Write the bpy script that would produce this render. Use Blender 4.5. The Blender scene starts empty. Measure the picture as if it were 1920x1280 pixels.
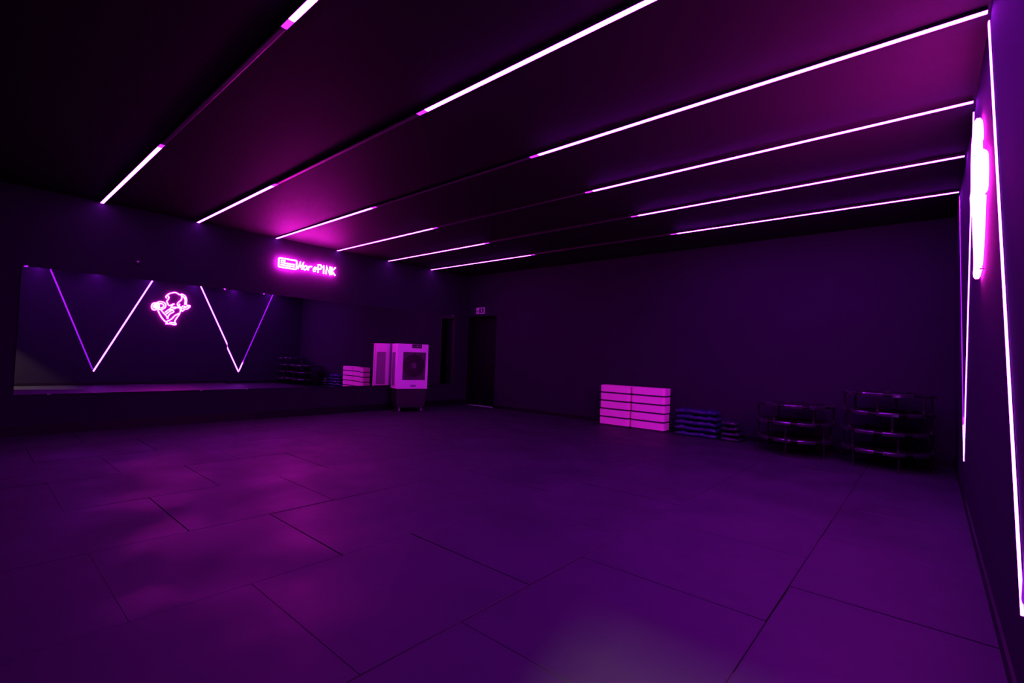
import bpy, bmesh, math, random
from mathutils import Vector, Matrix
random.seed(7)
sc = bpy.context.scene
COL = sc.collection

# ------------------------------------------------------------------ camera
F_PX, YAW, PITCH, ROLL = 900.19, 2.2878, 0.0325, 0.0325
cam_d = bpy.data.cameras.new('camera')
cam_d.sensor_fit = 'HORIZONTAL'; cam_d.sensor_width = 36.0
cam_d.lens = F_PX * 36.0 / 1920.0
cam_d.clip_start = 0.05; cam_d.clip_end = 60
cam = bpy.data.objects.new('camera', cam_d); COL.objects.link(cam)
fw = Vector((math.cos(PITCH)*math.cos(YAW), math.cos(PITCH)*math.sin(YAW), math.sin(PITCH)))
rt = fw.cross(Vector((0, 0, 1))).normalized(); up = rt.cross(fw)
r2 = rt*math.cos(ROLL) + up*math.sin(ROLL); u2 = -rt*math.sin(ROLL) + up*math.cos(ROLL)
M = Matrix((r2, u2, -fw)).transposed().to_4x4()
M.translation = Vector((8.5163, -1.40, 1.1775))
cam.matrix_world = M
sc.camera = cam

# ------------------------------------------------------------------ world, exposure
w = bpy.data.worlds.new('night'); sc.world = w; w.use_nodes = True
w.node_tree.nodes['Background'].inputs[0].default_value = (0, 0, 0, 1)
w.node_tree.nodes['Background'].inputs[1].default_value = 0.0
sc.view_settings.view_transform = 'Standard'
sc.view_settings.look = 'None'
sc.view_settings.exposure = 0.0
sc.view_settings.gamma = 1.0
sc.view_settings.use_curve_mapping = False

# light levels (radiance of the lit diffusers and tubes)
LED_LIT  = (66.0, 1.6, 142.0)
LED_LEFT = (24.0, 1.25, 46.0)      # the short runs by the mirror wall are weaker
LED_WALL = (13.0, 1.1, 29.0)
LED_DIM  = (0.13, 0.0, 0.50)  # faint glow put into the dim diffuser stretches of the V lights
LED_FADE = (1.2, 0.04, 2.6)
NEON     = (105.0, 1.7, 74.0)      # woman sign
NEON_L   = (225.0, 2.8, 165.0)     # lettering

# room extents
W, D, H, Y0 = 8.756, 6.687, 3.109, -1.75
DX0, DX1, DZ = 0.055, 0.974, 2.133         # back door opening
EX0, EX1, EZ = 7.91, 8.60, 2.10           # entrance behind the camera

def area(name, loc, size, power, col, rot=(0, 0, 0)):
    d = bpy.data.lights.new(name, 'AREA'); d.size = size; d.energy = power; d.color = col
    o = bpy.data.objects.new(name, d); o.location = loc; o.rotation_euler = rot; COL.objects.link(o)
    return o
# the lobby lamp behind the entrance and the corridor lamp behind the exit door
area('lobby_ceiling_lamp', (8.10, Y0-0.80, 2.61), 0.11, 420, (1.0, 0.72, 0.48))
area('corridor_ceiling_lamp', (1.9, D+0.75, 2.3), 0.3, 2.0, (1.0, 0.95, 0.9))

# ------------------------------------------------------------------ materials
MATS = {}
def mat(name, col, rough=0.5, metal=0.0, spec=0.5, emit=None, noise=0.0, nscale=8.0, bump=0.0, rough_var=0.0, coat=0.0):
    m = bpy.data.materials.new(name); m.use_nodes = True
    nt = m.node_tree; b = nt.nodes['Principled BSDF']
    b.inputs['Base Color'].default_value = (*col, 1); b.inputs['Roughness'].default_value = rough
    b.inputs['Metallic'].default_value = metal; b.inputs['Specular IOR Level'].default_value = spec
    b.inputs['Coat Weight'].default_value = coat
    if emit:
        mx = max(emit); b.inputs['Emission Color'].default_value = (*[e/mx for e in emit], 1)
        b.inputs['Emission Strength'].default_value = mx
    if noise or bump or rough_var:
        tc = nt.nodes.new('ShaderNodeTexCoord')
        geo = nt.nodes.new('ShaderNodeNewGeometry')
        n = nt.nodes.new('ShaderNodeTexNoise'); n.inputs['Scale'].default_value = nscale
        n.inputs['Detail'].default_value = 6
        nt.links.new(geo.outputs['Position'], n.inputs['Vector'])
        if noise:
            r = nt.nodes.new('ShaderNodeMixRGB')
            r.inputs[1].default_value = (*[c*(1-noise) for c in col], 1)
            r.inputs[2].default_value = (*[min(1, c*(1+noise)) for c in col], 1)
            nt.links.new(n.outputs['Fac'], r.inputs[0]); nt.links.new(r.outputs[0], b.inputs['Base Color'])
        if rough_var:
            q = nt.nodes.new('ShaderNodeMapRange')
            q.inputs[1].default_value = 0.3; q.inputs[2].default_value = 0.7
            q.inputs[3].default_value = rough-rough_var; q.inputs[4].default_value = rough+rough_var
            nt.links.new(n.outputs['Fac'], q.inputs[0]); nt.links.new(q.outputs[0], b.inputs['Roughness'])
        if bump:
            n2 = nt.nodes.new('ShaderNodeTexNoise'); n2.inputs['Scale'].default_value = nscale*14
            nt.links.new(geo.outputs['Position'], n2.inputs['Vector'])
            bp = nt.nodes.new('ShaderNodeBump'); bp.inputs['Strength'].default_value = bump; bp.inputs['Distance'].default_value = 0.004
            nt.links.new(n2.outputs['Fac'], bp.inputs['Height']); nt.links.new(bp.outputs['Normal'], b.inputs['Normal'])
    MATS[name] = m
    return m

mat('wall_paint', (0.0190, 0.0150, 0.0250), 0.85, spec=0.04, noise=0.12, nscale=2.5, bump=0.1)
mat('ceiling_paint', (0.0125, 0.011, 0.0140), 0.7, spec=0.12, noise=0.1, nscale=2.0)
mat('subfloor', (0.004, 0.004, 0.004), 0.9, spec=0.1)
mat('rubber', (0.0165, 0.015, 0.0225), 0.60, spec=0.20, noise=0.40, nscale=1.9, bump=0.12, rough_var=0.10)
mat('baseboard', (0.004, 0.004, 0.005), 0.5, spec=0.2)
mat('corridor_paint', (0.55, 0.55, 0.56), 0.7)
mat('black_door', (0.003, 0.003, 0.003), 0.5, spec=0.15, noise=0.1, nscale=6)
mat('mirror_glass', (0.80, 0.80, 0.84), 0.0, metal=1.0)
mat('mirror_edge', (0.03, 0.03, 0.035), 0.3)
mat('chrome', (0.8, 0.8, 0.82), 0.15, metal=1.0)
mat('profile_black', (0.012, 0.012, 0.014), 0.5, spec=0.4)
mat('led_lit', (0.8, 0.8, 0.8), 0.4, emit=LED_LIT)
mat('led_wall', (0.8, 0.8, 0.8), 0.4, emit=LED_WALL)
mat('led_left', (0.8, 0.8, 0.8), 0.4, emit=LED_LEFT)
mat('led_fade', (0.8, 0.8, 0.8), 0.4, emit=LED_FADE)
mat('led_dim', (0.6, 0.6, 0.6), 0.4, emit=LED_DIM)
mat('led_off', (0.12, 0.12, 0.13), 0.45)
mat('neon_tube', (0.8, 0.8, 0.8), 0.4, emit=NEON)
mat('letter_tube', (0.8, 0.8, 0.8), 0.4, emit=NEON_L)
mat('clear_mount', (0.10, 0.10, 0.11), 0.3)
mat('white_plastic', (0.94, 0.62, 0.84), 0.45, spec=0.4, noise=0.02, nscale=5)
mat('cooler_pad', (0.33, 0.28, 0.32), 0.8, noise=0.15, nscale=30)
mat('dark_plastic', (0.014, 0.013, 0.016), 0.5, spec=0.4)
mat('black_plastic', (0.010, 0.010, 0.012), 0.4, spec=0.4)
mat('grille_back', (0.20, 0.15, 0.20), 0.5)
mat('grey_plastic', (0.22, 0.20, 0.22), 0.45)
mat('rubber_wheel', (0.25, 0.25, 0.26), 0.5)
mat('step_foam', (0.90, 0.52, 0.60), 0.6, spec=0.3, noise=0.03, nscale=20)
mat('step_base', (0.05, 0.04, 0.05), 0.7)
mat('mat_vinyl', (0.014, 0.012, 0.075), 0.22, spec=0.6, noise=0.5, nscale=9, bump=0.9, rough_var=0.12)
mat('mat_vinyl_plum', (0.014, 0.010, 0.028), 0.24, spec=0.5, noise=0.5, nscale=9, bump=0.9, rough_var=0.12)
mat('tramp_steel', (0.004, 0.004, 0.004), 0.4, spec=0.25)
mat('tramp_pad', (0.016, 0.013, 0.022), 0.24, spec=0.9, noise=0.3, nscale=15)
mat('tramp_mat', (0.003, 0.003, 0.003), 0.8, spec=0.2)
mat('tramp_cord', (0.02, 0.018, 0.025), 0.5)
mat('exit_green', (0.01, 0.05, 0.02), 0.5)
mat('exit_white', (0.62, 0.62, 0.60), 0.5)

# ------------------------------------------------------------------ helpers
def mesh_obj(name, verts, faces, m, parent=None, smooth=False):
    me = bpy.data.meshes.new(name); me.from_pydata([tuple(v) for v in verts], [], faces); me.update()
    bm = bmesh.new(); bm.from_mesh(me); bmesh.ops.recalc_face_normals(bm, faces=bm.faces); bm.to_mesh(me); bm.free()
    return link(name, me, m, parent, smooth)
def link(name, me, m, parent=None, smooth=False):
    if m is not None:
        me.materials.clear(); me.materials.append(MATS[m])
    if smooth:
        for p in me.polygons: p.use_smooth = True
    o = bpy.data.objects.new(name, me); COL.objects.link(o)
    if parent: o.parent = parent
    return o
def bm_obj(name, bm, m, parent=None, smooth=False):
    bmesh.ops.recalc_face_normals(bm, faces=bm.faces)
    me = bpy.data.meshes.new(name); bm.to_mesh(me); bm.free()
    return link(name, me, m, parent, smooth)
def empty(name, loc, rz=0.0):
    o = bpy.data.objects.new(name, None); o.location = loc; o.rotation_euler = (0, 0, rz); COL.objects.link(o)
    o.empty_display_size = 0.1
    return o
def tag(o, label, cat, group=None):
    o['label'] = label; o['category'] = cat
    if group: o['group'] = group
    return o
def struct(o): o['kind'] = 'structure'; return o
def add_box(bm, x0, x1, y0, y1, z0, z1, mtx=None):
    v = [bm.verts.new(mtx @ Vector(p) if mtx else p) for p in
         ((x0,y0,z0),(x1,y0,z0),(x1,y1,z0),(x0,y1,z0),(x0,y0,z1),(x1,y0,z1),(x1,y1,z1),(x0,y1,z1))]
    for f in ((0,3,2,1),(4,5,6,7),(0,1,5,4),(1,2,6,5),(2,3,7,6),(3,0,4,7)): bm.faces.new([v[i] for i in f])
def boxes(name, lst, m, parent=None):
    bm = bmesh.new()
    for b in lst: add_box(bm, *b)
    return bm_obj(name, bm, m, parent)
def rbox(bm, x0, x1, y0, y1, z0, z1, r, seg=2, vertical=False):
    t = bmesh.new(); add_box(t, x0, x1, y0, y1, z0, z1)
    if vertical: ed = [e for e in t.edges if abs(e.verts[0].co.z-e.verts[1].co.z) > 1e-5]
    else: ed = list(t.edges)
    bmesh.ops.bevel(t, geom=ed, offset=r, segments=seg, affect='EDGES', profile=0.5)
    me = bpy.data.meshes.new('tmp'); t.to_mesh(me); t.free(); bm.from_mesh(me); bpy.data.meshes.remove(me)
def tube(bm, pts, r, seg=6, closed=False, cap=True):
    pts = [Vector(p) for p in pts]; n = len(pts); rings = []
    ref = None
    for i, p in enumerate(pts):
        if closed: d = pts[(i+1) % n]-pts[i-1]
        else: d = pts[min(i+1, n-1)]-pts[max(i-1, 0)]
        d.normalize()
        if ref is None:
            ref = Vector((1, 0, 0)) if abs(d.x) < 0.9 else Vector((0, 1, 0))
        a = (ref - d*ref.dot(d)).normalized(); b = d.cross(a); ref = a
        rings.append([bm.verts.new(p + (a*math.cos(2*math.pi*k/seg) + b*math.sin(2*math.pi*k/seg))*r) for k in range(seg)])
    m_ = n if closed else n-1
    for i in range(m_):
        A, B = rings[i], rings[(i+1) % n]
        for k in range(seg): bm.faces.new((A[k], A[(k+1) % seg], B[(k+1) % seg], B[k]))
    if cap and not closed:
        bm.faces.new(rings[0][::-1]); bm.faces.new(rings[-1])
def lathe(bm, prof, seg=24, c=(0, 0, 0), axis='Z'):
    rings = []
    for r, z in prof:
        ring = []
        for k in range(seg):
            a = 2*math.pi*k/seg
            if axis == 'Z': p = (c[0]+r*math.cos(a), c[1]+r*math.sin(a), c[2]+z)
            elif axis == 'X': p = (c[0]+z, c[1]+r*math.cos(a), c[2]+r*math.sin(a))
            else: p = (c[0]+r*math.cos(a), c[1]+z, c[2]+r*math.sin(a))
            ring.append(bm.verts.new(p))
        rings.append(ring)
    for i in range(len(rings)-1):
        for k in range(seg):
            bm.faces.new((rings[i][k], rings[i][(k+1) % seg], rings[i+1][(k+1) % seg], rings[i+1][k]))
    bm.faces.new(rings[0][::-1]); bm.faces.new(rings[-1])
def smooth_line(pts, n=4, closed=False):
    """Catmull-Rom through 2D points"""
    out = []; N = len(pts); rng = N if closed else N-1
    for i in range(rng):
        g = (lambda j: pts[j % N]) if closed else (lambda j: pts[max(0, min(N-1, j))])
        p0, p1, p2, p3 = g(i-1), g(i), g(i+1), g(i+2)
        for k in range(n):
            t = k/n
            out.append(tuple(0.5*((2*p1[q]) + (-p0[q]+p2[q])*t + (2*p0[q]-5*p1[q]+4*p2[q]-p3[q])*t*t + (-p0[q]+3*p1[q]-3*p2[q]+p3[q])*t**3) for q in (0, 1)))
    if not closed: out.append(pts[-1])
    return out

# ------------------------------------------------------------------ room shell
T = 0.2
struct(boxes('ceiling', [(-T, W+T, Y0-T, D+T, H, H+0.12)], 'ceiling_paint'))
struct(boxes('wall_left', [(-T, 0, Y0-T, D+T, -0.1, H)], 'wall_paint'))
struct(boxes('wall_right', [(W, W+T, Y0-T, D+T, -0.1, H)], 'wall_paint'))
struct(boxes('wall_back', [(0, DX0, D, D+T, -0.1, H), (DX1, W, D, D+T, -0.1, H), (DX0, DX1, D, D+T, DZ, H)], 'wall_paint'))
struct(boxes('wall_front', [(0, EX0, Y0-T, Y0, -0.1, H), (EX1, W, Y0-T, Y0, -0.1, H), (EX0, EX1, Y0-T, Y0, EZ, H)], 'wall_paint'))
# corridor behind the exit door and lobby behind the entrance
struct(boxes('wall_corridor', [(-0.2, 2.6, D+1.3, D+1.4, -0.1, 2.5), (-0.3, -0.2, D+T, D+1.4, -0.1, 2.5), (2.6, 2.7, D+T, D+1.4, -0.1, 2.5),
                               (-0.3, 2.7, D+T, D+1.4, 2.5, 2.6), (-0.3, 2.7, D, D+1.4, -0.1, -0.005)], 'corridor_paint'))
struct(boxes('wall_lobby', [(7.0, W+T, Y0-1.9, Y0-1.8, -0.1, 2.8), (6.9, 7.0, Y0-1.9, Y0-T, -0.1, 2.8), (W+T, W+T+0.1, Y0-1.9, Y0-T, -0.1, 2.8),
                            (6.9, W+T+0.1, Y0-1.9, Y0-T, 2.8, 2.9), (6.9, W+T+0.1, Y0-1.9, Y0, -0.1, -0.005)], 'wall_paint'))
struct(boxes('baseboard_left', [(0, 0.012, Y0, D, 0, 0.13)], 'baseboard'))
struct(boxes('baseboard_back', [(DX1+0.02, W, D-0.012, D, 0, 0.07)], 'baseboard'))
struct(boxes('baseboard_right', [(W-0.012, W, Y0, D-0.012, 0, 0.07)], 'baseboard'))

# exit door: black frame and leaf set back in the opening, ajar at the right jamb
door = struct(boxes('door_1', [(DX0+0.03, DX1-0.10, D+0.13, D+0.17, 0.005, DZ-0.03)], 'black_door'))
boxes('door_frame', [(DX0, DX0+0.025, D-0.01, D+T, 0, DZ), (DX1-0.025, DX1, D-0.01, D+T, 0, DZ), (DX0, DX1, D-0.01, D+T, DZ-0.025, DZ)], 'black_door', door)
bm = bmesh.new()
tube(bm, [(DX1-0.16, D+0.13, 1.02), (DX1-0.16, D+0.085, 1.02), (DX1-0.28, D+0.085, 1.02)], 0.009)
bm_obj('door_handle', bm, 'black_plastic', door, True)
boxes('door_strip', [(DX1-0.115, DX1-0.10, D+0.125, D+0.13, 0.012, DZ-0.03)], 'chrome', door)

# floor: dark underlay and square rubber tiles laid in running bond
floor = struct(boxes('floor', [(0, W, Y0, D, -0.1, -0.018)], 'subfloor'))
TX, TY, GAP = 1.0, 0.985, 0.0025
def tile_mesh(sx, sy):
    bm = bmesh.new(); add_box(bm, 0, sx-GAP, 0, sy-GAP, -0.018, 0)
    top = [e for e in bm.edges if all(v.co.z > -0.001 for v in e.verts)]
    bmesh.ops.bevel(bm, geom=top, offset=0.002, segments=1, affect='EDGES')
    bmesh.ops.recalc_face_normals(bm, faces=bm.faces)
    me = bpy.data.meshes.new('tile'); bm.to_mesh(me); bm.free(); me.materials.append(MATS['rubber'])
    return me
tcache = {}
k = 1
while True:
    x0 = 7.95 + (k-1)*TX; x1 = x0+TX
    if x1 <= 0.02: break
    a, b = max(x0, 0.0), min(x1, W)
    off = 0.11 if (k % 2 == 0) else 0.60
    j = -3
    while True:
        y0 = off + j*TY; y1 = y0+TY; j += 1
        if y1 <= Y0+0.02: continue
        if y0 >= D-0.02: break
        c, d = max(y0, Y0), min(y1, D)
        key = (round(b-a, 4), round(d-c, 4))
        if key not in tcache: tcache[key] = tile_mesh(b-a, d-c)
        o = bpy.data.objects.new('tile', tcache[key]); COL.objects.link(o); o.parent = floor
        o.location = (a+GAP/2+random.uniform(-.0012, .0012), c+GAP/2+random.uniform(-.0035, .0035), -random.uniform(0, 0.0025))
        o.rotation_euler = (random.uniform(-.0012, .0012), random.uniform(-.0012, .0012), random.uniform(-.0012, .0012))
    k -= 1

# ------------------------------------------------------------------ mirror panels on the left wall
MZ0, MZ1 = 0.514, 2.112
edges = [-0.947, 1.41, 3.81, 6.29]
mlab = ['large wall mirror panel at the dark left end, reflecting the neon woman sign',
        'middle wall mirror panel reflecting the point of a V light, under the pink lettering',
        'wall mirror panel behind the white air cooler, reaching the exit door corner']
for i in range(3):
    a, b = edges[i]+0.0015, edges[i+1]-0.0015
    m_ = empty('wall_mirror', (0, a, MZ0)); tag(m_, mlab[i], 'mirror', 'mirror panels on the left wall')
    if i < 2: m_.rotation_euler = ((0, 0.0027, -0.0028), (0, 0.0014, -0.0014))[i]      # the panels hang very slightly out of true
    boxes('glass', [(0.004, 0.010, 0, b-a, 0, MZ1-MZ0)], 'mirror_glass', m_)
    boxes('backing', [(0.0005, 0.004, 0.001, b-a-0.001, 0.001, MZ1-MZ0-0.001)], 'mirror_edge', m_)
    spots = [(0.3, 0), (b-a-0.35, 0), (0.02 if i == 0 else 0.5, 1), (b-a-0.1, 1)]
    for yy, tp in spots:
        z = MZ1-MZ0 if tp else 0
        boxes('mirror_clip', [(0.0, 0.014, yy, yy+0.035, z-0.012, z+0.012)], 'chrome', m_)

# ------------------------------------------------------------------ LED profiles
def profile(name, A, B, nrm, sec, m, parent):
    """prism between two points with cross-section (side, out)"""
    A, B, nrm = Vector(A), Vector(B), Vector(nrm)
    s = (B-A).normalized().cross(nrm)
    n = len(sec)
    v = [A + s*a + nrm*b for a, b in sec] + [B + s*a + nrm*b for a, b in sec]
    f = [tuple(range(n)), tuple(range(2*n-1, n-1, -1))] + [(i, (i+1) % n, n+(i+1) % n, n+i) for i in range(n)]
    return mesh_obj(name, v, f, m, parent)
HOUS = [(-0.021, 0), (0.021, 0), (0.021, 0.020), (-0.021, 0.020)]
DIFF = [(-0.018, 0.019), (0.018, 0.019), (0.018, 0.0212), (0.011, 0.0232), (-0.011, 0.0232), (-0.018, 0.0212)]
HOUS_W = [(-0.021, -0.03), (0.021, -0.03), (0.021, 0.002), (-0.021, 0.002)]
DIFF_W = [(-0.0165, -0.004), (0.0165, -0.004), (0.0165, 0.005), (0.010, 0.0085), (-0.010, 0.0085), (-0.0165, 0.005)]
def led(root, A, B, nrm, cuts, hs=HOUS, df=DIFF):
    """cuts: list of (t0, t1, material) along A..B in metres"""
    A, B = Vector(A), Vector(B); L = (B-A).length; d = (B-A)/L
    loc = root.location
    profile('housing', A-loc, B-loc, nrm, hs, 'profile_black', root)
    for t0, t1, m in cuts:
        o = profile('diffuser', A+d*t0-loc, A+d*t1-loc, nrm, df, m, root)
        if m in ('led_off', 'led_dim'): o['label'] = 'dark or weakly glowing stretch of diffuser'
LY = [-0.224, 0.915, 2.095, 3.229, 4.370, 5.510]
LA = [2.895, 2.695, 2.925, 2.812, 2.795, 2.877]
LB = [5.701, 5.515, 5.716, 5.617, 5.607, 5.666]
ordn = ['nearest ceiling light strip, at the dark left side above the mirror',
        'second ceiling light strip from the camera, leaving the top edge of the picture',
        'third ceiling light strip, ending at the top of the wall light beside the neon sign',
        'fourth ceiling light strip, its right end above the neon sign',
        'fifth ceiling light strip, second from the back wall',
        'sixth ceiling light strip, the one next to the back wall']
for i in range(6):
    y = LY[i]
    r = empty('ceiling_led_strip', (W/2, y, H)); tag(r, ordn[i], 'light strip', 'purple ceiling light strips')
    fd = 0.10
    led(r, (0.012, y, H), (W-0.015, y, H), (0, 0, -1),
        [(0, LA[i], 'led_left'), (LA[i], LA[i]+fd, 'led_fade'), (LA[i]+fd, LB[i]-fd, 'led_off'), (LB[i]-fd, LB[i], 'led_fade'), (LB[i], W-0.027, 'led_lit')])
ZV = 0.3716
XW = W
def vlight(label, yn, yv, yf, near, far):
    r = empty('v_wall_light', (XW, yv, ZV)); tag(r, label, 'light strip', 'V-shaped wall lights')
    for yt, cuts in ((yn, near), (yf, far)):
        A = Vector((XW, yv, ZV)); B = Vector((XW, yt, H-0.034)); L = (B-A).length
        led(r, A, B, (-1, 0, 0), [(t0*L, t1*L, m) for t0, t1, m in cuts], HOUS_W, DIFF_W)
vlight('V-shaped wall light nearest the camera, bright far leg, dimly glowing near leg', LY[0]+0.2, 0.966, LY[2]+0.09,
       [(0.02, 1, 'led_dim')], [(0, 1, 'led_wall')])
vlight('V-shaped wall light beside the stacked trampolines, between neon sign and back corner', LY[3]+0.15, 4.647, LY[5]+0.12,
       [(0, 1, 'led_wall')], [(0.015, 0.115, 'led_wall'), (0.115, 0.14, 'led_fade'), (0.14, 1, 'led_dim')])

# ------------------------------------------------------------------ neon woman sign on the right wall
STROKES = [
 [(640, 500), (622, 468), (645, 430), (700, 388), (780, 362), (850, 360), (905, 385), (950, 412), (985, 400)],
 [(660, 440), (690, 470), (680, 530), (648, 578), (672, 632), (704, 680), (760, 668), (812, 642), (832, 655)],
 [(985, 405), (1005, 480), (990, 545), (940, 590), (905, 640), (925, 700), (962, 745)],
 [(960, 640), (950, 690), (985, 720)],
 [(985, 392), (1060, 420), (1108, 480), (1122, 560), (1122, 650), (1160, 680), (1222, 690), (1165, 760), (1085, 780), (1035, 825), (1005, 770), (1028, 705), (1085, 700), (1130, 730)],
 [(1010, 440), (1070, 490), (1092, 560), (1086, 660)],
 [(1040, 760), (1110, 720), (1180, 712)],
 [(770, 690), (745, 755), (685, 800), (625, 850)],
 [(800, 650), (770, 720), (850, 722), (935, 738)],
 [(720, 800), (800, 770), (880, 745)],
 [(650, 890), (730, 830), (800, 800), (825, 840), (745, 885), (705, 945), (692, 1012)],
 [(452, 800), (500, 895), (560, 990), (630, 1068), (690, 1112)],
 [(525, 790), (590, 868), (655, 935), (690, 1010)],
 [(962, 700), (988, 800), (976, 870), (930, 960), (880, 1040), (868, 1095), (895, 1140)],
 [(648, 1132), (760, 1136), (868, 1162), (900, 1140), (860, 1116), (740, 1100)],
 [(670, 1078), (780, 1020), (842, 950), (905, 905), (972, 876)],
]
def ell(cx, cy, rx, ry, n=14): return [(cx+rx*math.cos(2*math.pi*i/n), cy+ry*math.sin(2*math.pi*i/n)) for i in range(n)]
LOOPS = [ell(505, 685, 128, 98), ell(375, 705, 72, 88), ell(505, 690, 78, 56), ell(380, 700, 32, 46), ell(450, 690, 30, 66)]
YC, ZC = 2.66, 2.262
def sgn(p):
    y = (p[0]-765)*(1.01/960.0)
    z = -(p[1]-752)*(1.0/825.0) + 0.097*y
    return y, z
ns = empty('neon_woman_sign', (W, YC, ZC-0.53))
tag(ns, 'pink neon sign of a woman lifting a dumbbell on the right wall', 'neon sign')
def neon(name, parent, lines, loops, place, r, m='neon_tube'):
    for l in lines:
        bm = bmesh.new(); tube(bm, [place(q) for q in smooth_line(l, 3)], r, 6); bm_obj(name, bm, m, parent, True)
    for l in loops:
        bm = bmesh.new(); tube(bm, [place(q) for q in l], r, 6, closed=True); bm_obj(name, bm, m, parent, True)
def place_w(p):
    y, z = sgn(p); return (-0.020, y, z+0.53)
neon('neon_tube', ns, STROKES, LOOPS, place_w, 0.0155)
for q in ((985, 395), (692, 1010), (895, 1140), (505, 780), (1222, 690), (648, 1132), (640, 500)):
    y, z = sgn(q); bm = bmesh.new(); tube(bm, [(0, y, z+0.53), (-0.020, y, z+0.53)], 0.006, 6)
    bm_obj('standoff', bm, 'clear_mount', ns)

# ------------------------------------------------------------------ pink lettering above the mirror
ls = empty('neon_lettering', (0, 2.635, 2.592))
tag(ls, 'pink neon lettering with a framed box above the mirror', 'neon sign')
def place_l(p): return (0.055, p[0], p[1])
LW = 1.03
def rrect(x0, x1, y0, y1, r):
    out = []
    for cx, cy, a0 in ((x1-r, y1-r, 0), (x0+r, y1-r, 90), (x0+r, y0+r, 180), (x1-r, y0+r, 270)):
        for q in range(4):
            a = math.radians(a0+q*30); out.append((cx+r*math.cos(a), cy+r*math.sin(a)))
    return out
x = -LW/2
frame = rrect(x+0.01, x+0.32, 0.01, 0.165, 0.02)
box_lines = [[(x+0.045, 0.050), (x+0.285, 0.050)], [(x+0.045, 0.088), (x+0.285, 0.088)], [(x+0.045, 0.125), (x+0.12, 0.125)]]
def word(chars, x, z, h, wd, gap, slant=0.0):
    G = {'M': [[(0, 0), (0.1, 1), (0.5, 0.25), (0.9, 1), (1, 0)]],
         'o': [[(0.5, 0.62), (0.12, 0.45), (0.12, 0.15), (0.5, 0.0), (0.88, 0.15), (0.88, 0.45), (0.5, 0.62)]],
         'r': [[(0.1, 0), (0.1, 0.6)], [(0.1, 0.42), (0.45, 0.6), (0.85, 0.58)]],
         'e': [[(0.12, 0.32), (0.86, 0.34), (0.7, 0.58), (0.35, 0.6), (0.1, 0.3), (0.35, 0.0), (0.85, 0.1)]],
         'P': [[(0.1, 0), (0.1, 1), (0.65, 1), (0.9, 0.78), (0.65, 0.5), (0.1, 0.5)]],
         'I': [[(0.3, 0), (0.3, 1)]],
         'N': [[(0.05, 0), (0.05, 1), (0.9, 0), (0.9, 1)]],
         'K': [[(0.1, 0), (0.1, 1)], [(0.9, 1), (0.15, 0.48), (0.92, 0)]]}
    out = []
    for c in chars:
        cw = wd*(0.5 if c == 'I' else 1.0)
        for s in G[c]: out.append([(x+q[0]*cw+q[1]*slant*h, z+q[1]*h) for q in s])
        x += cw+gap
    return out, x
more, x2 = word('More', x+0.345, 0.025, 0.135, 0.070, 0.018, 0.25)
pink, x3 = word('PINK', x2+0.010, 0.012, 0.150, 0.085, 0.018)
neon('frame_tube', ls, [], [frame], place_l, 0.0125, 'letter_tube')
for l in box_lines:
    bm = bmesh.new(); tube(bm, [place_l(q) for q in l], 0.0125, 6); bm_obj('inner_tube', bm, 'letter_tube', ls, True)
for l in more:
    bm = bmesh.new(); tube(bm, [place_l(q) for q in l], 0.0125, 6); bm_obj('letter_tube', bm, 'letter_tube', ls, True)
for l in pink:
    bm = bmesh.new(); tube(bm, [place_l(q) for q in l], 0.0135, 6); bm_obj('letter_tube', bm, 'letter_tube', ls, True)
for yy in (x+0.01, x+0.32, x2+0.02, x3-0.08):
    bm = bmesh.new(); tube(bm, [(0, yy, 0.08), (0.05, yy, 0.08)], 0.005, 6); bm_obj('standoff', bm, 'clear_mount', ls)

# ------------------------------------------------------------------ exit sign over the door
ex = empty('exit_sign', (0.457, D, 2.178)); tag(ex, 'small white exit sign above the black door in the corner', 'sign')
bm = bmesh.new(); rbox(bm, -0.135, 0.135, -0.03, 0, 0, 0.15, 0.004, 1); bm_obj('case', bm, 'exit_white', ex)
boxes('pictogram_panel', [(-0.03, 0.115, -0.033, -0.0295, 0.020, 0.130)], 'exit_green', ex)
bm = bmesh.new()
lathe(bm, [(0.012, 0), (0.012, 0.002)], 12, (0.045, -0.0355, 0.113), 'Y')
for q in (((0.028, 0.100), (0.070, 0.096), (0.060, 0.062), (0.036, 0.066)), ((0.036, 0.068), (0.052, 0.066), (0.046, 0.026), (0.036, 0.026)),
          ((0.050, 0.066), (0.062, 0.064), (0.082, 0.038), (0.072, 0.032))):
    f = [bm.verts.new((a, -0.0355, b)) for a, b in q]; g = [bm.verts.new((a, -0.033, b)) for a, b in q]
    bm.faces.new(f); bm.faces.new(g[::-1])
    for i in range(4): bm.faces.new((f[i], f[(i+1) % 4], g[(i+1) % 4], g[i]))
bm_obj('running_figure', bm, 'exit_white', ex)
boxes('door_mark', [(-0.115, -0.085, -0.0325, -0.0295, 0.03, 0.10), (-0.08, -0.05, -0.0325, -0.0295, 0.05, 0.075)], 'grey_plastic', ex)

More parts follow.
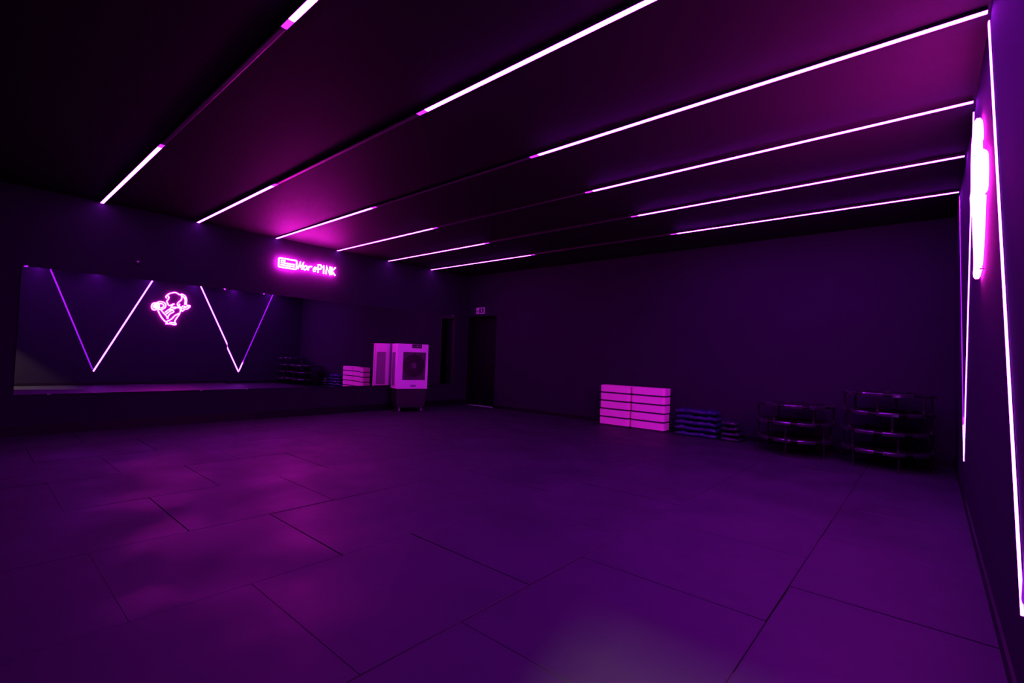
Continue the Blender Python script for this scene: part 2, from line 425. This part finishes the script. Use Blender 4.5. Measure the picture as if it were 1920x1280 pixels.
# small wall fittings on the mirror wall
sn = empty('wall_sensor', (0, 0.20, 2.32)); tag(sn, 'tiny dark sensor on the wall above the first mirror panel', 'sensor')
bm = bmesh.new(); lathe(bm, [(0.035, 0), (0.035, 0.015), (0.026, 0.028)], 16, (0, 0, 0.035), 'X'); bm_obj('body', bm, 'dark_plastic', sn, False)
bm = bmesh.new(); lathe(bm, [(0.014, 0), (0.012, 0.006), (0.004, 0.010)], 12, (0.028, 0, 0.035), 'X'); bm_obj('lens', bm, 'chrome', sn, True)
so = empty('wall_socket', (0, 3.725, 0.262)); tag(so, 'black round wall socket under the mirror, left of the air cooler', 'socket')
bm = bmesh.new(); rbox(bm, 0, 0.010, -0.045, 0.045, 0, 0.09, 0.003, 1); bm_obj('plate', bm, 'black_plastic', so)
bm = bmesh.new(); lathe(bm, [(0.024, 0), (0.024, 0.006), (0.018, 0.006), (0.018, 0.002)], 16, (0.010, 0, 0.045), 'X'); bm_obj('outlet', bm, 'black_plastic', so)

# ------------------------------------------------------------------ evaporative air cooler (local: front = -Y, width X)
ac = empty('air_cooler', (0.346, 4.752, 0), -0.339+math.pi/2)
tag(ac, 'white portable air cooler with round fan on a dark water tank', 'air cooler')
w2, d2 = 0.3285, 0.2065
Z0, Z1 = 0.468, 1.378
# body as a shell with a square opening in front
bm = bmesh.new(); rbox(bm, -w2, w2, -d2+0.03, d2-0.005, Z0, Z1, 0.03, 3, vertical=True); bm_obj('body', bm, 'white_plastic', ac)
gx0, gx1, gz0, gz1 = -0.205, 0.275, 0.645, 1.212
px0, px1 = -0.025, 0.185
bm = bmesh.new()
for b in ((-w2+.004, gx0, Z0, Z1), (gx1, w2-.004, Z0, Z1), (gx0, gx1, Z0, gz0), (gx0, px0, gz1, Z1), (px1, gx1, gz1, Z1), (px0, px1, gz1, Z1-0.085)):
    add_box(bm, b[0], b[1], -d2, -d2+0.03, b[2], b[3])
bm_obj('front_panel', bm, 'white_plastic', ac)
cp = boxes('control_panel', [(px0, px1, -d2+0.002, -d2+0.03, Z1-0.085, Z1-0.004)], 'black_plastic', ac)
for qx, r_ in ((0.02, 0.008), (0.085, 0.018), (0.145, 0.010)):
    bm = bmesh.new(); lathe(bm, [(r_, 0), (r_, -0.012), (r_*0.7, -0.016)], 14, (qx, -d2+0.002, Z1-0.045), 'Y'); bm_obj('knob', bm, 'grey_plastic', cp)
# fan behind the grille
gcx, gcz = (gx0+gx1)/2, (gz0+gz1)/2+0.01
boxes('fan_cavity', [(gx0, gx1, -d2+0.0285, -d2+0.0298, gz0, gz1)], 'grille_back', ac)
bm = bmesh.new(); lathe(bm, [(0.222, 0), (0.222, -0.003)], 40, (gcx, -d2+0.0285, gcz), 'Y'); bm_obj('fan_well', bm, 'black_plastic', ac)
bm = bmesh.new(); lathe(bm, [(0.232, 0), (0.232, -0.008), (0.218, -0.008), (0.218, 0)], 40, (gcx, -d2+0.0285, gcz), 'Y'); bm_obj('fan_ring', bm, 'black_plastic', ac)
bm = bmesh.new(); lathe(bm, [(0.062, 0.006), (0.062, -0.002), (0.045, -0.006)], 20, (gcx, -d2+0.020, gcz), 'Y'); hub = bm_obj('fan_hub', bm, 'grey_plastic', ac)
for q in range(5):
    a0 = 2*math.pi*q/5
    vs = []
    for rr, dl, dr in ((0.058, -0.20, 0.25), (0.13, -0.28, 0.32), (0.205, -0.30, 0.20)):
        for aa, yy in ((a0+dl, 0.003), (a0+dr, -0.004)):
            vs.append((gcx+rr*math.cos(aa), -d2+0.021+yy, gcz+rr*math.sin(aa)))
    vb = [(a, b+0.002, c) for a, b, c in vs]
    allv = vs+vb
    fc = [(0, 1, 3, 2), (2, 3, 5, 4), (6, 8, 9, 7), (8, 10, 11, 9), (0, 2, 8, 6), (2, 4, 10, 8), (1, 7, 9, 3), (3, 9, 11, 5), (4, 5, 11, 10), (0, 6, 7, 1)]
    mesh_obj('fan_blade', allv, fc, 'black_plastic', hub)
bm = bmesh.new()
nx, nz = 15, 17
for i in range(nx+1):
    xx = gx0+(gx1-gx0)*i/nx; add_box(bm, xx-0.004, xx+0.004, -d2+0.001, -d2+0.008, gz0, gz1)
for i in range(nz+1):
    zz = gz0+(gz1-gz0)*i/nz; add_box(bm, gx0, gx1, -d2+0.002, -d2+0.007, zz-0.003, zz+0.003)
bm_obj('fan_grille', bm, 'black_plastic', ac)
# emblem plate low on the front
vs = [(gcx-0.01+0.07*math.cos(2*math.pi*i/20), y_, 0.525+0.022*math.sin(2*math.pi*i/20)) for y_ in (-d2-0.002, -d2) for i in range(20)]
mesh_obj('emblem', vs, [tuple(range(20)), tuple(range(39, 19, -1))]+[(i, (i+1) % 20, 20+(i+1) % 20, 20+i) for i in range(20)], 'cooler_pad', ac)
# side cooling pads behind slats, one on each flank
for sx in (-1, 1):
    pad = boxes('side_pad', [(min(sx*(w2-0.002), sx*(w2+0.002)), max(sx*(w2-0.002), sx*(w2+0.002)), -0.115, 0.115, Z0+0.05, Z1-0.18)], 'cooler_pad', ac)
    for i in range(12):
        yy = -0.11+0.02*i
        boxes('slat', [(min(sx*w2, sx*(w2+0.006)), max(sx*w2, sx*(w2+0.006)), yy-0.0035, yy+0.0035, Z0+0.05, Z1-0.18)], 'cooler_pad', pad)
    bm = bmesh.new()
    for b in ((-0.13, 0.13, Z1-0.18, Z1-0.165), (-0.13, 0.13, Z0+0.035, Z0+0.05), (-0.13, -0.115, Z0+0.05, Z1-0.18), (0.115, 0.13, Z0+0.05, Z1-0.18)):
        add_box(bm, min(sx*w2, sx*(w2+0.007)), max(sx*w2, sx*(w2+0.007)), *b)
    bm_obj('pad_frame', bm, 'white_plastic', ac)
# tank, tapering downwards
tk = []
for z, sc_ in ((0.085, 0.86), (0.16, 0.90), (0.468, 0.965)):
    tk += [(-w2*sc_, -d2*sc_, z), (w2*sc_, -d2*sc_, z), (w2*sc_, d2*sc_, z), (-w2*sc_, d2*sc_, z)]
fcs = [(3, 2, 1, 0), (8, 9, 10, 11)]
for l in (0, 4): fcs += [(l+i, l+(i+1) % 4, l+4+(i+1) % 4, l+4+i) for i in range(4)]
mesh_obj('water_tank', tk, fcs, 'dark_plastic', ac)
for sx in (-1, 1):
    for sy in (-1, 1):
        cx_, cy_ = sx*0.23, sy*0.14
        bm = bmesh.new(); add_box(bm, cx_-0.022, cx_+0.022, cy_-0.02, cy_+0.02, 0.072, 0.086)
        add_box(bm, cx_-0.020, cx_-0.016, cy_-0.016, cy_+0.016, 0.025, 0.074); add_box(bm, cx_+0.016, cx_+0.020, cy_-0.016, cy_+0.016, 0.025, 0.074)
        ca = bm_obj('caster', bm, 'grey_plastic', ac)
        bm = bmesh.new(); lathe(bm, [(0.026, -0.013), (0.030, -0.009), (0.030, 0.009), (0.026, 0.013)], 18, (cx_, cy_, 0.030), 'X'); bm_obj('wheel', bm, 'rubber_wheel', ca)

# ------------------------------------------------------------------ two stacks of step blocks
pos = ['bottom', 'second from the bottom', 'middle', 'second from the top', 'top']
step_me = None
for s_, (x0, x1, yf, side) in enumerate(((3.945, 4.535, 6.335, 'left stack, nearer the exit door'), (4.555, 5.175, 6.355, 'right stack beside the blue mats'))):
    for i in range(5):
        z = i*0.1452
        dx = random.uniform(-0.004, 0.004) + (0.012*i/4 if s_ == 0 else 0.006*i/4)
        st = empty('step_block', ((x0+x1)/2+dx, yf+0.125, z), random.uniform(-0.01, 0.01))
        tag(st, 'white exercise step block, %s of the %s' % (pos[i], side), 'step block', 'white step blocks in two stacks')
        hw = (x1-x0)/2-0.004
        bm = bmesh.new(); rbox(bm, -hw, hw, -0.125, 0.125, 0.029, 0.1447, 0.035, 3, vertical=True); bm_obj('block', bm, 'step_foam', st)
        bm = bmesh.new(); rbox(bm, -hw+0.016, hw-0.016, -0.109, 0.109, 0.0, 0.0295, 0.03, 2, vertical=True); bm_obj('base_pad', bm, 'step_base', st)

# ------------------------------------------------------------------ folded vinyl mats
def folded_mat(x0, x1, y0, y1, z, th, seed, m):
    rnd = random.Random(seed); NX, NY = 22, 10
    ph = [rnd.uniform(0, 6.28) for _ in range(8)]
    def surf(u, v, top):
        xx = x0+(x1-x0)*u; yy = y0+(y1-y0)*v
        eu = min(u, 1-u)*(x1-x0); ev = min(v, 1-v)*(y1-y0); e = min(eu, ev)
        k = min(1, e/0.035); rnd_h = math.sqrt(max(0, 1-(1-k)**2))
        wv = 0.007*math.sin(19*xx+ph[0]+6*v)+0.005*math.sin(41*xx+ph[1])+0.005*math.sin(33*yy+ph[2]+9*xx)+0.003*math.sin(77*xx+ph[3])
        mid = th*0.5
        if top: return (xx+0.008*math.sin(25*yy+ph[4]), yy+0.012*math.sin(17*xx+ph[5]), z+mid+(mid*0.98+wv)*rnd_h - 0.012*abs(math.sin(3.1*u*math.pi+ph[6]))*rnd_h)
        return (xx+0.008*math.sin(25*yy+ph[4]), yy+0.012*math.sin(17*xx+ph[5]), z+mid-(mid*0.98)*rnd_h)
    vs, fs = [], []
    for top in (1, 0):
        for j in range(NY+1):
            for i in range(NX+1): vs.append(surf(i/NX, j/NY, top))
    n = (NX+1)*(NY+1)
    for j in range(NY):
        for i in range(NX):
            a = j*(NX+1)+i; fs.append((a, a+1, a+NX+2, a+NX+1)); fs.append((n+a, n+a+NX+1, n+a+NX+2, n+a+1))
    o = None
    me = bpy.data.meshes.new('folded_mat'); me.from_pydata(vs, [], fs)
    bm = bmesh.new(); bm.from_mesh(me); bmesh.ops.remove_doubles(bm, verts=bm.verts, dist=1e-4); bmesh.ops.recalc_face_normals(bm, faces=bm.faces); bm.to_mesh(me); bm.free()
    return link('folded_mat', me, m, None, True)
nm = ['bottom', 'second from the bottom', 'middle', 'second from the top', 'top']
for i in range(5):
    x0, x1 = [(5.355, 6.03), (5.345, 6.035), (5.355, 6.03), (5.39, 6.04), (5.36, 6.02)][i]
    o = folded_mat(x0, x1, 6.345, 6.63, i*0.090, 0.073, 10+i, 'mat_vinyl')
    tag(o, 'crumpled blue vinyl mat, %s of the stack beside the step blocks' % nm[i], 'mat', 'folded vinyl mats on the floor')
nm2 = ['bottom', 'second from the bottom', 'second from the top', 'top']
for i in range(4):
    o = folded_mat(6.085, 6.365-0.012*i, 6.32, 6.62, i*0.080, 0.064, 30+i, 'mat_vinyl_plum')
    tag(o, 'crumpled plum vinyl mat, %s of the low stack beside the trampolines' % nm2[i], 'mat', 'folded vinyl mats on the floor')

# ------------------------------------------------------------------ stacked round trampolines
RT = 0.445; LEG = 0.195; RZ = 0.205
def arc(r, z, a0, a1, n): return [(r*math.cos(a0+(a1-a0)*i/n), r*math.sin(a0+(a1-a0)*i/n), z) for i in range(n+1)]
def tramp_parts():
    P = []
    bm = bmesh.new(); tube(bm, arc(RT, RZ, 0, 2*math.pi*47/48, 47), 0.014, 8, closed=True); P.append(('rim', bm, 'tramp_steel', None, True))
    bm = bmesh.new(); lathe(bm, [(0.34, RZ-0.004), (0.34, RZ+0.002)], 40); P.append(('jump_mat', bm, 'tramp_mat', None, False))
    bm = bmesh.new()
    for q in range(36):
        a = 2*math.pi*q/36
        tube(bm, [(0.335*math.cos(a), 0.335*math.sin(a), RZ), (RT*math.cos(a+0.05), RT*math.sin(a+0.05), RZ+0.005)], 0.004, 4)
    P.append(('bungee_cords', bm, 'tramp_cord', None, False))
    for q in range(10):                      # glossy pads over the rim, gaps between
        a0 = 2*math.pi*q/10+0.09; a1 = 2*math.pi*(q+1)/10-0.09
        bm = bmesh.new(); n = 8; rows = []
        for i in range(n+1):
            a = a0+(a1-a0)*i/n
            pr = ((RT-0.075, RZ+0.010), (RT-0.04, RZ+0.019), (RT+0.010, RZ+0.019), (RT+0.019, RZ+0.006), (RT+0.0165, RZ-0.022), (RT+0.0145, RZ-0.022), (RT+0.0155, RZ+0.006), (RT+0.008, RZ+0.0145), (RT-0.04, RZ+0.0145), (RT-0.075, RZ+0.007))
            rows.append([bm.verts.new((r*math.cos(a), r*math.sin(a), z)) for r, z in pr])
        m_ = len(rows[0])
        for i in range(n):
            for j in range(m_): bm.faces.new((rows[i][j], rows[i][(j+1) % m_], rows[i+1][(j+1) % m_], rows[i+1][j]))
        bm.faces.new(rows[0][::-1]); bm.faces.new(rows[-1])
        P.append(('rim_pad', bm, 'tramp_pad', None, False))
    for q in range(6):
        a = 2*math.pi*q/6; c, s = math.cos(a), math.sin(a)
        bm = bmesh.new(); tube(bm, [(RT*c, RT*s, RZ), (RT*c, RT*s, 0.012)], 0.0125, 8); P.append(('leg', bm, 'tramp_steel', None, False))
        bm = bmesh.new(); lathe(bm, [(0.017, 0.0), (0.0175, 0.004), (0.0155, 0.032)], 10, (RT*c, RT*s, 0)); P.append(('rubber_foot', bm, 'black_plastic', 'leg', False))
    return P
meshes = []
for n_, bm, m, par, sm in tramp_parts():
    bmesh.ops.recalc_face_normals(bm, faces=bm.faces)
    me = bpy.data.meshes.new(n_); bm.to_mesh(me); bm.free(); me.materials.append(MATS[m])
    if sm:
        for p in me.polygons: p.use_smooth = True
    meshes.append((n_, me, par))
def trampoline(x, y, z, rz, label):
    r = empty('round_trampoline', (x, y, z), rz); tag(r, label, 'trampoline', 'stacked round trampolines')
    last = None
    for n_, me, par in meshes:
        o = bpy.data.objects.new(n_, me); COL.objects.link(o)
        o.parent = last if par else r
        if not par: last = o
STEPZ = 0.2245
for st, (x, y, n, lab) in enumerate(((7.12, 6.16, 3, 'lower stack beside the mats'), (8.115, 6.10, 4, 'taller stack by the right wall'))):
    nmz = ['bottom', 'middle', 'top'] if n == 3 else ['bottom', 'second from the bottom', 'second from the top', 'top']
    for i in range(n):
        trampoline(x+random.uniform(-0.008, 0.008), y+random.uniform(-0.008, 0.008), i*STEPZ, random.uniform(0, 1.0),
                   'round mini trampoline, %s of the %s' % (nmz[i], lab))
